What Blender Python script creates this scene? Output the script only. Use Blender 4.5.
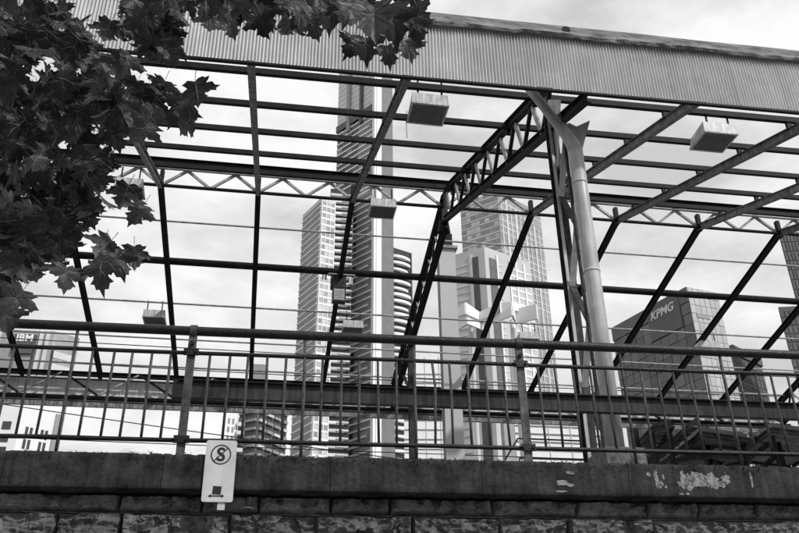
import bpy, math, random
from mathutils import Vector, Matrix, noise
random.seed(7)
for _o in list(bpy.data.objects): bpy.data.objects.remove(_o)
SC = bpy.context.scene
COL = SC.collection
EYE = 1.6
# ------------------------------------------------------------------ camera
PITCH, ROLL, YAW = 0.49333, -0.01119, 0.16807
f_ = Vector((math.sin(YAW)*math.cos(PITCH), math.cos(YAW)*math.cos(PITCH), math.sin(PITCH)))
r_ = Vector((math.cos(YAW), -math.sin(YAW), 0)); u_ = r_.cross(f_)
r2 = r_*math.cos(ROLL) + u_*math.sin(ROLL); u2 = -r_*math.sin(ROLL) + u_*math.cos(ROLL)
cam = bpy.data.cameras.new('camera'); cam.sensor_width = 36; cam.lens = 820/799*36
cam.clip_start = 0.05; cam.clip_end = 6000
co = bpy.data.objects.new('camera', cam); COL.objects.link(co)
M4 = Matrix((r2, u2, -f_)).transposed().to_4x4(); M4.translation = (0, 0, EYE)
co.matrix_world = M4
SC.camera = co
# ------------------------------------------------------------------ sky, sun, exposure
SUN_AZ, SUN_EL = math.radians(138), math.radians(43)      # azimuth from +Y towards +X
w = bpy.data.worlds.new('World'); SC.world = w; w.use_nodes = True
nt = w.node_tree; N = nt.nodes; L = nt.links
for n in list(N): N.remove(n)
out = N.new('ShaderNodeOutputWorld'); bg = N.new('ShaderNodeBackground')
sky = N.new('ShaderNodeTexSky'); sky.sky_type = 'NISHITA'; sky.sun_disc = False
sky.sun_elevation = SUN_EL; sky.sun_rotation = SUN_AZ
sky.air_density = 1.0; sky.dust_density = 3.0
bw = N.new('ShaderNodeRGBToBW'); L.new(sky.outputs[0], bw.inputs[0])
tc = N.new('ShaderNodeTexCoord'); mp = N.new('ShaderNodeMapping'); mp.inputs['Scale'].default_value = (1, 1, 2.2)
L.new(tc.outputs['Generated'], mp.inputs['Vector'])
nz = N.new('ShaderNodeTexNoise'); nz.inputs['Scale'].default_value = 4.5; nz.inputs['Detail'].default_value = 9; nz.inputs['Roughness'].default_value = .58
L.new(mp.outputs[0], nz.inputs['Vector'])
rp = N.new('ShaderNodeValToRGB'); rp.color_ramp.elements[0].position = .36; rp.color_ramp.elements[1].position = .62
rp.color_ramp.elements[0].color = (.62, .62, .62, 1); rp.color_ramp.elements[1].color = (1, 1, 1, 1)
L.new(nz.outputs['Fac'], rp.inputs['Fac'])
cl = N.new('ShaderNodeMath'); cl.operation = 'MULTIPLY'; cl.inputs[1].default_value = 8.1   # bright cloud layer
L.new(rp.outputs['Color'], cl.inputs[0])
mn = N.new('ShaderNodeMath'); mn.operation = 'MINIMUM'; mn.inputs[1].default_value = 12
L.new(bw.outputs[0], mn.inputs[0])
mx = N.new('ShaderNodeMix'); mx.data_type = 'FLOAT'; mx.inputs[0].default_value = .88
L.new(mn.outputs[0], mx.inputs[2]); L.new(cl.outputs[0], mx.inputs[3])
L.new(mx.outputs[0], bg.inputs['Color']); bg.inputs['Strength'].default_value = .115
L.new(bg.outputs[0], out.inputs[0])
sd = bpy.data.lights.new('sun', 'SUN'); sd.energy = 2.8; sd.angle = math.radians(2.5); sd.color = (1, 1, 1)
so = bpy.data.objects.new('sun', sd); COL.objects.link(so)
sdir = Vector((math.sin(SUN_AZ)*math.cos(SUN_EL), math.cos(SUN_AZ)*math.cos(SUN_EL), math.sin(SUN_EL)))
so.rotation_euler = (-sdir).to_track_quat('-Z', 'Y').to_euler(); so.location = (30, 0, 40)
VS = SC.view_settings; VS.view_transform = 'Standard'; VS.look = 'None'; VS.exposure = 0.22; VS.gamma = 1; VS.use_curve_mapping = False
SC.render.engine = 'CYCLES'
# ------------------------------------------------------------------ materials
def mat(name, base, rough=.7, var=.25, scale=6, bump=.0, bscale=40, metal=0, streak=0, spec=.4, mid=None, stretch=(1, 1, 1), rand=0):
    m = bpy.data.materials.new(name); m.use_nodes = True
    nt = m.node_tree; N = nt.nodes; L = nt.links
    b = N['Principled BSDF']; b.inputs['Roughness'].default_value = rough; b.inputs['Metallic'].default_value = metal
    b.inputs['Specular IOR Level'].default_value = spec
    t = N.new('ShaderNodeTexCoord'); mp = N.new('ShaderNodeMapping'); mp.inputs['Scale'].default_value = stretch
    L.new(t.outputs['Object'], mp.inputs[0])
    n1 = N.new('ShaderNodeTexNoise'); n1.inputs['Scale'].default_value = scale; n1.inputs['Detail'].default_value = 8; n1.inputs['Roughness'].default_value = .65
    L.new(mp.outputs[0], n1.inputs['Vector'])
    r = N.new('ShaderNodeValToRGB'); e = r.color_ramp.elements
    lo, hi = base*(1-var), min(.9, base*(1+var))
    e[0].position = .3; e[0].color = (lo, lo, lo, 1); e[1].position = .7; e[1].color = (hi, hi, hi, 1)
    if mid is not None:
        k = e.new(.5); k.color = (mid, mid, mid, 1)
    L.new(n1.outputs['Fac'], r.inputs[0]); last = r.outputs[0]
    if streak:
        m2 = N.new('ShaderNodeMapping'); m2.inputs['Scale'].default_value = (9, 9, .7); L.new(t.outputs['Object'], m2.inputs[0])
        n2 = N.new('ShaderNodeTexNoise'); n2.inputs['Scale'].default_value = 2.2; n2.inputs['Detail'].default_value = 5; L.new(m2.outputs[0], n2.inputs['Vector'])
        r2 = N.new('ShaderNodeValToRGB'); r2.color_ramp.elements[0].position = .4; r2.color_ramp.elements[1].position = .62
        a = 1-streak; r2.color_ramp.elements[0].color = (a, a, a, 1); r2.color_ramp.elements[1].color = (1, 1, 1, 1)
        L.new(n2.outputs['Fac'], r2.inputs[0])
        mm = N.new('ShaderNodeMix'); mm.data_type = 'RGBA'; mm.blend_type = 'MULTIPLY'; mm.inputs[0].default_value = 1
        L.new(last, mm.inputs[6]); L.new(r2.outputs[0], mm.inputs[7]); last = mm.outputs[2]
    if rand:
        oi = N.new('ShaderNodeObjectInfo'); mr = N.new('ShaderNodeMapRange'); mr.inputs[3].default_value = 1-rand; mr.inputs[4].default_value = 1+rand
        L.new(oi.outputs['Random'], mr.inputs[0])
        vm = N.new('ShaderNodeVectorMath'); vm.operation = 'SCALE'; L.new(last, vm.inputs[0]); L.new(mr.outputs[0], vm.inputs['Scale']); last = vm.outputs[0]
    L.new(last, b.inputs['Base Color'])
    if bump:
        n3 = N.new('ShaderNodeTexNoise'); n3.inputs['Scale'].default_value = bscale; n3.inputs['Detail'].default_value = 7; L.new(mp.outputs[0], n3.inputs['Vector'])
        bp = N.new('ShaderNodeBump'); bp.inputs['Strength'].default_value = bump; bp.inputs['Distance'].default_value = .02
        L.new(n3.outputs['Fac'], bp.inputs['Height']); L.new(bp.outputs[0], b.inputs['Normal'])
    return m
STEEL = mat('dark_steel_paint', .012, .6, .6, 5, .25, 60, rand=.15, spec=.1)
STEEL2 = mat('grey_weathered_steel', .045, .6, .7, 7, .3, 50, streak=.5, rand=.2, spec=.15)
RAFT = mat('rafter_flaking_paint', .17, .6, .6, 7, .3, 50, streak=.5, rand=.2, spec=.2)
LATT = mat('pale_lattice_steel', .24, .6, .5, 6, .2, 50, rand=.25)
TUBE = mat('galvanised_tube', .42, .45, .2, 3, .1, 40, streak=.25)
CORR = mat('corrugated_iron', .54, .5, .14, 1.5, .05, 60, streak=.12, rand=.10)
CAPM = mat('weathered_lead_cap', .16, .85, .85, 3.5, 1.0, 22, stretch=(.5, 1, 2))
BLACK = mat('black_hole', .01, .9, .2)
LAMPW = mat('dirty_white_enamel', .50, .5, .18, 6, .05, 40, streak=.45)
LAMPD = mat('dark_lamp_glass', .06, .35, .6, 7)  # dark grey glass for the lamp undersides
RAILM = mat('dark_rail_paint', .012, .45, .6, 9, .35, 60, spec=.25)
BARM = mat('grey_bar_paint', .045, .5, .7, 12, .3, 60, rand=.3, spec=.25)
MORTAR = mat('dark_mortar', .03, .9, .4, 14, .5, 80)
STONE = mat('rock_faced_bluestone', .105, .9, .6, 10, .6, 40, rand=.25, spec=.15)
SIGNW = mat('sign_white_face', .52, .4, .12, 7, streak=.12)
INK = mat('sign_black_ink', .012, .5, .1)
CONC = mat('platform_concrete', .22, .9, .3, 4, .5, 40)
GROUND = mat('ground_asphalt', .06, .9, .3, .6, .4, 8)
BARK = mat('bark', .06, .9, .5, 8, .8, 20)

def coping_mat():
    m = mat('tarred_coping', .032, .8, .85, 5.0, .45, 28, streak=.35, spec=.15)
    nt = m.node_tree; N = nt.nodes; L = nt.links; b = N['Principled BSDF']
    old = b.inputs['Base Color'].links[0].from_socket
    t = N.new('ShaderNodeTexCoord')
    n = N.new('ShaderNodeTexNoise'); n.inputs['Scale'].default_value = 1.15; n.inputs['Detail'].default_value = 9; n.inputs['Roughness'].default_value = .72; n.inputs['Distortion'].default_value = .4
    L.new(t.outputs['Object'], n.inputs['Vector'])
    r = N.new('ShaderNodeValToRGB'); r.color_ramp.elements[0].position = .685; r.color_ramp.elements[1].position = .70
    L.new(n.outputs['Fac'], r.inputs[0])
    mx = N.new('ShaderNodeMix'); mx.data_type = 'RGBA'; L.new(r.outputs[0], mx.inputs[0]); L.new(old, mx.inputs[6]); mx.inputs[7].default_value = (.32, .32, .32, 1)
    L.new(mx.outputs[2], b.inputs['Base Color'])
    return m
COPM = coping_mat()
PEEL = mat('bare_pale_plaster', .20, .9, .65, 22, .6, 60)

def leaf_mat():
    m = mat('plane_leaf', .022, .42, .5, 9, .12, 30, rand=.8, spec=.35)
    nt = m.node_tree; N = nt.nodes; L = nt.links; b = N['Principled BSDF']; o = N['Material Output']
    tr = N.new('ShaderNodeBsdfTranslucent'); src = b.inputs['Base Color'].links[0].from_socket
    vm = N.new('ShaderNodeVectorMath'); vm.operation = 'SCALE'; vm.inputs['Scale'].default_value = 1.5; L.new(src, vm.inputs[0]); L.new(vm.outputs[0], tr.inputs['Color'])
    ms = N.new('ShaderNodeMixShader'); ms.inputs[0].default_value = .35
    L.new(b.outputs[0], ms.inputs[1]); L.new(tr.outputs[0], ms.inputs[2]); L.new(ms.outputs[0], o.inputs['Surface'])
    return m
LEAF = leaf_mat()
# building materials
def glassy(name, base, rough=.15, var=.3, sc=.15): return mat(name, base, rough, var, sc, spec=.6, rand=.3)
B_WHITE = mat('tower_white_panel', .78, .7, .06, .2, rand=.06)
B_LIGHT = mat('tower_light_grey', .56, .6, .12, .2, rand=.08)
B_MID = mat('tower_mid_grey', .26, .6, .15, .2, rand=.1)
B_DARK = mat('tower_dark_grey', .085, .5, .3, .3, rand=.25)
B_GLASS = glassy('dark_window_glass', .035)
B_PGLASS = glassy('pale_window_glass', .40)
B_BRICK = mat('dark_brick_cladding', .10, .7, .3, 1.2, rand=.3)
B_LBRICK = mat('light_panel_cladding', .42, .6, .15, .4, rand=.12)
B_KP = mat('kp_dark_stone', .085, .22, .35, .12, rand=.38, spec=.6)

# ------------------------------------------------------------------ mesh helpers
class MB:
    def __init__(s): s.v = []; s.f = []
    def quadstrip(s, ringA, ringB):
        n = len(ringA)
        for i in range(n): s.f.append((ringA[i], ringA[(i+1) % n], ringB[(i+1) % n], ringB[i]))
    def box(s, lo, hi):
        b = len(s.v)
        for z in (lo[2], hi[2]):
            s.v += [(lo[0], lo[1], z), (hi[0], lo[1], z), (hi[0], hi[1], z), (lo[0], hi[1], z)]
        for q in ((3, 2, 1, 0), (4, 5, 6, 7), (0, 1, 5, 4), (1, 2, 6, 5), (2, 3, 7, 6), (3, 0, 4, 7)): s.f.append(tuple(b+i for i in q))
        return s
    def prism(s, A, B, prof, up=(0, 0, 1)):
        """sweep a closed 2-D profile [(side, up)] from A to B"""
        A = Vector(A); B = Vector(B); d = (B-A).normalized(); up = Vector(up)
        sd = d.cross(up)
        if sd.length < 1e-5: sd = d.cross(Vector((0, 1, 0)))
        sd.normalize(); uu = sd.cross(d).normalized()
        b = len(s.v); n = len(prof)
        for P in (A, B):
            for (x, y) in prof: s.v.append(tuple(P+sd*x+uu*y))
        for i in range(n): s.f.append((b+i, b+(i+1) % n, b+n+(i+1) % n, b+n+i))
        s.f.append(tuple(b+i for i in reversed(range(n)))); s.f.append(tuple(b+n+i for i in range(n)))
        return s
    def tube(s, pts, rad, n=8):
        pts = [Vector(p) for p in pts]; R = rad if hasattr(rad, '__len__') else [rad]*len(pts)
        b = len(s.v); prev = None
        for k, P in enumerate(pts):
            d = (pts[min(k+1, len(pts)-1)]-pts[max(k-1, 0)]).normalized()
            a = Vector((0, 0, 1)) if abs(d.z) < .9 else Vector((0, 1, 0))
            if prev is not None: a = prev
            x = d.cross(a).normalized(); y = x.cross(d).normalized(); prev = y
            for j in range(n):
                t = 2*math.pi*j/n; s.v.append(tuple(P+x*(R[k]*math.cos(t))+y*(R[k]*math.sin(t))))
        for k in range(len(pts)-1):
            for j in range(n): s.f.append((b+k*n+j, b+k*n+(j+1) % n, b+(k+1)*n+(j+1) % n, b+(k+1)*n+j))
        s.f.append(tuple(b+j for j in reversed(range(n)))); e = b+(len(pts)-1)*n; s.f.append(tuple(e+j for j in range(n)))
        return s
    def mesh(s, name, m, smooth=False):
        me = bpy.data.meshes.new(name); me.from_pydata(s.v, [], s.f); me.update()
        if m: me.materials.append(m)
        if smooth: me.polygons.foreach_set('use_smooth', [True]*len(me.polygons))
        return me
def rect(w, h): return [(-w/2, -h/2), (w/2, -h/2), (w/2, h/2), (-w/2, h/2)]
def ibeam(w, h, t=.014):
    a, b, c = w/2, h/2, t
    return [(-a, -b), (a, -b), (a, -b+c), (c/2, -b+c), (c/2, b-c), (a, b-c), (a, b), (-a, b), (-a, b-c), (-c/2, b-c), (-c/2, -b+c), (-a, -b+c)]
def cchan(w, h, t=.012): return [(-w/2, -h/2), (w/2, -h/2), (w/2, -h/2+t), (-w/2+t, -h/2+t), (-w/2+t, h/2-t), (w/2, h/2-t), (w/2, h/2), (-w/2, h/2)]
def angle(a, t=.01): return [(0, 0), (a, 0), (a, t), (t, t), (t, a), (0, a)]
def empty(name, loc=(0, 0, 0), label=None, cat=None, group=None, rot=(0, 0, 0)):
    o = bpy.data.objects.new(name, None); o.location = loc; o.rotation_euler = rot; o.empty_display_size = .2; COL.objects.link(o)
    if label: o['label'] = label
    if cat: o['category'] = cat
    if group: o['group'] = group
    return o
def put(name, me, parent=None, loc=None, rot=None, world=False, origin=None, **props):
    """world=True: mesh vertices are in the root's parent space; shift by the root's origin"""
    o = bpy.data.objects.new(name, me); COL.objects.link(o)
    if parent is not None: o.parent = parent
    if loc is not None: o.location = loc
    if rot is not None: o.rotation_euler = rot
    for k, v in props.items(): o[k] = v
    return o
def bar(name, parent, A, B, prof, m, up=(0, 0, 1), smooth=False):
    return put(name, MB().prism(A, B, prof, up).mesh(name, m, smooth), parent)
def text_mesh(name, body, size, m, extrude=.01, shear=0, bold=0):
    c = bpy.data.curves.new(name, 'FONT'); c.body = body; c.size = size; c.extrude = extrude; c.align_x = 'CENTER'; c.align_y = 'CENTER'; c.shear = shear; c.offset = bold
    o = bpy.data.objects.new(name+'_tmp', c); COL.objects.link(o)
    dg = bpy.context.evaluated_depsgraph_get(); me = bpy.data.meshes.new_from_object(o.evaluated_get(dg))
    bpy.data.objects.remove(o); me.name = name; me.materials.clear(); me.materials.append(m); return me

# ================================================================== SETTING
def sheet(name, x0, x1, y0, y1, z0, z1, m):
    o = put(name, MB().box((x0, y0, z0), (x1, y1, z1)).mesh(name, m)); o['kind'] = 'structure'; return o
g = put('ground', MB().box((-2500, -600, -.5), (2500, 4000, -.02)).mesh('ground', GROUND)); g['kind'] = 'structure'
sheet('pavement', -40, 40, -3, 6.45, -.3, .0, CONC)
sheet('road', -60, 60, -14, -3.0, -.3, -.012, GROUND)
sheet('embankment', -16, 24, 7.35, 9.45, -.2, EYE+1.45, CONC)
sheet('platform', -16, 24, 9.5, 31.0, -.2, EYE+2.2, CONC)

# ================================================================== STONE WALL (local x along wall, y away, z up; z is eye-relative + EYE)
WA, WT = -0.0280, 0.0051
wall = empty('stone_wall', (0, 6.6, 0), 'dark rock-faced stone retaining wall under a tarred coping', 'wall', rot=(0, -WT, WA))
ZC1, ZC0, ZS = EYE+1.793, EYE+1.512, EYE+1.365
def rough_box(x0, x1, y0, y1, z0, z1, nx, nz_, amp, seed, chip=.0):
    """box whose front face and edges are gently worn"""
    b = MB(); rows = []
    path = []   # profile around y/z : top back -> top front (bevel) -> front -> bottom front -> bottom back
    be = .010
    path = [(y1, z1), ((y0+y1)/2, z1), (y0+be, z1)] + [(y0, z1-be-(z1-z0-2*be)*k/nz_) for k in range(nz_+1)] + [(y0+be*.6, z0), (y1, z0)]
    for i in range(nx+1):
        x = x0+(x1-x0)*i/nx; row = []
        for j, (y, z) in enumerate(path):
            p = Vector((x*3+seed, y*3, z*5)); d = noise.noise(p*2.2)*amp + noise.noise(p*7)*amp*.5
            e = 0
            if j in (2, 3): e = (max(0, noise.noise(Vector((x*14+seed, 1.3, 0)))-.15)*.5+max(0, noise.noise(Vector((x*37+seed, 2.3, 0))))*.25)*chip
            row.append(len(b.v)); b.v.append((x, y+(d if 2 <= j < len(path)-1 else 0)+e*.5, z-e*.6+(d*.6 if j <= 2 else 0)))
        rows.append(row)
    for i in range(nx):
        for j in range(len(path)-1): b.f.append((rows[i][j], rows[i+1][j], rows[i+1][j+1], rows[i][j+1]))
    b.f.append(tuple(rows[0])); b.f.append(tuple(reversed(rows[-1])))
    return b
joints = [-6.6, -5.3, -4.05, -2.95, -1.95, -.765, .55, 1.79, 3.06, 4.25, 5.5, 6.8, 8.1, 9.5]
for i in range(len(joints)-1):
    a, b_ = joints[i], joints[i+1]
    put('coping_block', rough_box(a+.0006, b_-.0006, random.uniform(-.003, .003), .62, ZC0, ZC1, 110, 9, .003, i*7.3, .05).mesh('coping_block', COPM, True), wall)
# peeled patches on the coping (bare plaster flakes, a thin skin with its own edge)
def blob(name, cx, cz, rx, rz, seed, parent, m, y=-.0055, th=.004, n=44):
    b = MB(); ring = []
    for k in range(n):
        t = 2*math.pi*k/n; r = 1+.5*noise.noise(Vector((math.cos(t)*1.7+seed, math.sin(t)*1.7, seed)))+.4*noise.noise(Vector((math.cos(t)*5+seed, math.sin(t)*5, seed*2)))+.3*noise.noise(Vector((math.cos(t)*14+seed, math.sin(t)*14, seed*2)))
        b.v.append((cx+rx*r*math.cos(t), y, cz+rz*r*math.sin(t)))
    for k in range(n): x, yy, z = b.v[k]; b.v.append((x, y+th+.02, z))
    b.f.append(tuple(reversed(range(n))) if False else tuple(range(n)))
    for k in range(n): b.f.append((k, n+k, n+(k+1) % n, (k+1) % n))
    return put(name, b.mesh(name, m), parent)
pr_ = random.Random(3)
PT = [(3.66, 1.66, .10, .055), (3.80, 1.655, .07, .06), (3.93, 1.67, .045, .035), (3.54, 1.655, .025, .07), (3.58, 1.60, .04, .03), (3.30, 1.655, .018, .075), (3.335, 1.62, .02, .03), (4.16, 1.67, .012, .065), (2.47, 1.615, .05, .022), (2.54, 1.595, .03, .016), (2.46, 1.545, .05, .008), (2.55, 1.70, .035, .012)]
for k in range(26):
    c0 = pr_.choice(PT[:7]); PT.append((c0[0]+pr_.uniform(-.09, .09), c0[1]+pr_.uniform(-.06, .06), pr_.uniform(.006, .02), pr_.uniform(.006, .02)))
for k, (cx, cz, rx, rz) in enumerate(PT): blob('peeled_patch', cx, EYE+cz, rx, rz, 1.1+k*1.37, wall, PEEL)
# moss and dry weed tufts along the top edge of the coping
mb = MB(); mr = random.Random(11)
def dens(x): return .25+.75*max(0, noise.noise(Vector((x*1.7, 5.5, 0)))*2.2)
xx = -3.2
while xx < 6.5:
    xx += mr.expovariate(190)
    if mr.random() > dens(xx): continue
    y0 = mr.uniform(-.03, .03); h = mr.uniform(.005, .014)*(2.2 if mr.random() < .05 else 1); b0 = len(mb.v)
    if y0 < .004: z0 = ZC1-mr.uniform(.0, .10)*mr.random(); y0 = -.006
    else: z0 = ZC1-.004
    for q in range(3):
        a = mr.uniform(0, 6.28); w_ = .004; lx, ly = mr.uniform(-.025, .025), mr.uniform(-.02, .01); n0 = len(mb.v)
        mb.v += [(xx+w_*math.cos(a), y0+w_*math.sin(a), z0), (xx-w_*math.cos(a), y0-w_*math.sin(a), z0), (xx+lx, y0+ly-.004, z0+h*(1 if z0 > ZC1-.01 else -.6))]
        mb.f.append((n0, n0+1, n0+2))
mo = put('moss', mb.mesh('moss', mat('dry_moss', .03, .9, .6, 30)), wall); mo['kind'] = 'stuff'
# stones
def stone_mesh(L_, H, seed, amp=.075):
    rn = random.Random(seed*1000)
    PL = [(rn.uniform(-.05, 1.05)*L_, rn.uniform(-.1, 1.1)*H, rn.uniform(.03, .125), rn.uniform(-.7, .7), rn.uniform(-.9, .6)) for _ in range(int(5+13*L_))]
    b = MB(); nx = max(8, int(L_/.011)); nz_ = max(6, int(H/.011)); g = []
    for j in range(nz_+1):
        row = []
        for i in range(nx+1):
            u, v = i/nx, j/nz_
            ex = min(u*L_, (1-u)*L_); ez = min(v*H, (1-v)*H); e = min(ex, ez)
            ed = min(1, e/.022)
            p = Vector((u*L_*3.2+seed, v*H*4.2, seed*.37))
            wu = u*L_+noise.noise(p*3.1)*.03; wv = v*H+noise.noise(p*3.1+Vector((7, 3, 1)))*.03
            near = sorted(PL, key=lambda q: (wu-q[0])**2+(wv-q[1])**2*1.4)[:2]
            hs = [q[2]+q[3]*(wu-q[0])+q[4]*(wv-q[1]) for q in near]
            d = (min(hs)*.5+hs[0]*.5)*.6+.02
            q1 = Vector(((u*L_+v*H*.8)*5+seed, (v*H-u*L_*.35)*9, seed)); d += (1-abs(noise.noise(q1))*2.6)*.028+(1-abs(noise.noise(q1*2.3+Vector((4, 1, 0))))*2.6)*.016+noise.noise(q1*4.7)*.010
            y = -(ed**.7)*max(.008, min(.14, d)) + noise.noise(p*6)*.008*ed + noise.noise(p*16)*.004
            row.append(len(b.v)); b.v.append((u*L_, y, v*H))
        g.append(row)
    for j in range(nz_):
        for i in range(nx): b.f.append((g[j][i], g[j][i+1], g[j+1][i+1], g[j+1][i]))
    # sides back into the wall
    rim = g[0][:] + [g[j][nx] for j in range(1, nz_+1)] + g[nz_][-2::-1] + [g[j][0] for j in range(nz_-1, 0, -1)]
    base = len(b.v)
    for k in rim: x, y, z = b.v[k]; b.v.append((x, .12, z))
    for k in range(len(rim)): k2 = (k+1) % len(rim); b.f.append((rim[k2], rim[k], base+k, base+k2))
    return b.mesh('stone', STONE, False)
YST = .135                       # stone face behind the coping face
put('wall_core', MB().box((-6.6, YST+.085, -.1), (9.5, .62, ZC0-.002)).mesh('wall_core', MORTAR), wall)
z_top = ZC0-.006; courses = [(ZS+.004, z_top)]
z = ZS-.004
for h in (.27, .25): courses.append((z-h, z)); z -= h+.008
for ci, (za, zb) in enumerate(courses):
    x = -3.4-.31*ci
    while x < 6.6:
        L_ = random.uniform(.42, .95)
        put('stone', stone_mesh(L_-.003, zb-za, random.uniform(0, 90)), wall, (x+.004, YST+.075, za)); x += L_
low = MB().box((-6.6, YST-.02, -.1), (9.5, .3, z)).mesh('lower_stonework', STONE); put('lower_stonework', low, wall)
# joint pointing line
bd = MB(); rows_ = []
for i in range(260):
    x = -6.6+16.1*i/259; w_ = .004+.003*noise.noise(Vector((x*5, 0, 0))); zc = ZS+.004*noise.noise(Vector((x*2, 3, 0))); yy = YST+.045+.03*abs(noise.noise(Vector((x*4, 8, 0))))
    rows_.append([len(bd.v)+q for q in range(4)]); bd.v += [(x, yy, zc-w_), (x, yy, zc+w_), (x, YST+.12, zc+w_), (x, YST+.12, zc-w_)]
for i in range(259): bd.quadstrip(rows_[i], rows_[i+1])
put('mortar_bead', bd.mesh('mortar_bead', mat('light_mortar', .10, .9, .6, 20)), wall)

# ================================================================== RAILING
rail = empty('railing', (0, 6.6, 0), 'dark iron railing with thick tube handrail on top of the wall', 'railing', rot=(0, -WT, WA))
YR = .10
def jit(a): return random.uniform(-a, a)
def wob(x0, x1, y, z, n, a): return [(x0+(x1-x0)*k/n, y+jit(a), z+jit(a)) for k in range(n+1)]
put('handrail', MB().tube(wob(-6.5, 9.4, YR, EYE+2.893, 16, .004), .041, 16).mesh('handrail', RAILM, True), rail)
put('upper_rail', MB().tube(wob(-6.5, 9.4, YR, EYE+2.69, 30, .003), .019, 8).mesh('upper_rail', RAILM, True), rail)
put('lower_rail', MB().tube(wob(-6.5, 9.4, YR, EYE+1.93, 30, .003), .019, 8).mesh('lower_rail', RAILM, True), rail)
POSTM = mat('worn_post_paint', .085, .6, .6, 10, .3, 50, streak=.3, spec=.2)
PX = [-.653-2.889*2, -.653-2.889, -.653, 2.236, 2.236+2.889, 2.236+2.889*2]
PX = [p for p in PX if p < 9.3]
for p in PX:
    po = put('post', MB().box((p-.034, YR-.012, ZC1-.03), (p+.034, YR+.012, EYE+2.86)).mesh('post', POSTM), rail)
    b = MB()      # strap clamp round the handrail
    n = 18; r0, r1 = .042, .052
    for k in range(n+1):
        t = 2*math.pi*k/n
        for (rr, xx) in ((r1, -.03), (r1, .03), (r0, .03), (r0, -.03)): b.v.append((p+xx, YR+rr*math.cos(t), EYE+2.893+rr*math.sin(t)))
    for k in range(n): b.quadstrip([k*4+j for j in range(4)], [(k+1)*4+j for j in range(4)])
    put('clamp', b.mesh('clamp', BARM), po)
    for zz in (2.69, 1.93):
        put('bracket', MB().box((p-.062, YR-.036, EYE+zz-.03), (p+.062, YR-.0125, EYE+zz+.03)).mesh('bracket', RAILM), po)
        for s in (-.042, .042): put('bolt', MB().tube([(p+s, YR-.05, EYE+zz), (p+s, YR-.036, EYE+zz)], .014, 6).mesh('bolt', RAILM), po)
    put('bolt', MB().tube([(p, YR-.04, EYE+2.77), (p, YR-.01, EYE+2.77)], .02, 8).mesh('bolt', BLACK), po)
for k in range(len(PX)-1):
    a, b_ = PX[k], PX[k+1]
    for i in range(1, 18):
        x = a+(b_-a)*i/18+jit(.006); lng = i in (6, 12)
        z0, z1 = (ZC1-.03, EYE+2.86) if lng else (EYE+1.925, EYE+2.69)
        bend = .018 if (i == 13 and k == 2) else jit(.004)
        pts = [(x+jit(.005), YR, z0), (x+bend*.6, YR+jit(.004), z0+(z1-z0)*.4), (x+bend, YR, z0+(z1-z0)*.7), (x+jit(.005), YR, z1)]
        put('baluster', MB().tube(pts, .0135 if lng else .0115, 8).mesh('baluster', BARM, True), rail)

# ================================================================== SIGN
sg = empty('no_stopping_sign', (0, 6.6, 0), 'white no stopping sign with black circled S fixed over the coping edge', 'sign', rot=(0, -WT, WA))
def rrect(name, x0, x1, z0, z1, y0, y1, r, m, parent):
    b = MB(); pts = []
    for (cx, cz, t0) in ((x1-r, z0+r, -90), (x1-r, z1-r, 0), (x0+r, z1-r, 90), (x0+r, z0+r, 180)):
        for k in range(5): t = math.radians(t0+k*22.5); pts.append((cx+r*math.cos(t), cz+r*math.sin(t)))
    n = len(pts)
    for y in (y0, y1): b.v += [(x, y, z) for x, z in pts]
    b.f.append(tuple(range(n))); b.f.append(tuple(reversed(range(n, 2*n))))
    for k in range(n): b.f.append((k, n+k, n+(k+1) % n, (k+1) % n))
    return put(name, b.mesh(name, m), parent)
SX0, SX1, SZ0, SZ1 = -.440, -.200, EYE+1.415, EYE+1.90
SY = -.022
rrect('plate', SX0, SX1, SZ0, SZ1, SY, SY+.006, .018, SIGNW, sg)
cx, cz = (SX0+SX1)/2, SZ1-.115
b = MB(); n = 40
for k in range(n):
    t = 2*math.pi*k/n
    for rr in (.080, .070): b.v.append((cx+rr*math.cos(t), SY-.0015, cz+rr*math.sin(t)))
for k in range(n): k2 = (k+1) % n; b.f.append((2*k, 2*k2, 2*k2+1, 2*k+1))
put('ring', b.mesh('ring', INK), sg)
me = text_mesh('letter_s', 'S', .150, INK, .0008, 0, .0035); put('letter_s', me, sg, (cx, SY-.0015, cz-.004), (math.pi/2, 0, 0))
put('slash', MB().prism((cx-.05, SY-.0025, cz-.052), (cx+.05, SY-.0025, cz+.052), rect(.001, .008), (-.7, 0, .7)).mesh('slash', INK), sg)
bx, bz = cx-.012, SZ0+.085
put('black_block', MB().prism((bx, SY-.0012, bz-.028), (bx+.004, SY-.0012, bz+.036), [(-.0008, -.03), (.0008, -.03), (.0008, .036), (-.0008, .036)], (1, 0, 0)).mesh('black_block', INK), sg)
b = MB(); zz = bz-.040
b.v = [(bx-.060, SY-.002, zz), (bx-.036, SY-.002, zz+.015), (bx-.036, SY-.002, zz+.005), (bx+.042, SY-.002, zz+.005), (bx+.042, SY-.002, zz+.015), (bx+.066, SY-.002, zz), (bx+.042, SY-.002, zz-.015), (bx+.042, SY-.002, zz-.005), (bx-.036, SY-.002, zz-.005), (bx-.036, SY-.002, zz-.015)]
b.f = [(9, 8, 2, 1, 0), (8, 7, 3, 2), (7, 6, 5, 4, 3)]
put('arrow', b.mesh('arrow', INK), sg)
put('mounting_tab', MB().box((cx+.005, SY+.012, SZ0-.058), (cx+.062, SY+.020, SZ0+.1)).mesh('mounting_tab', SIGNW), sg)
put('fixing_strap', MB().box((cx-.02, SY+.0065, SZ0+.1), (cx+.02, SY+.0215, SZ1-.02)).mesh('fixing_strap', STEEL2), sg)

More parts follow.
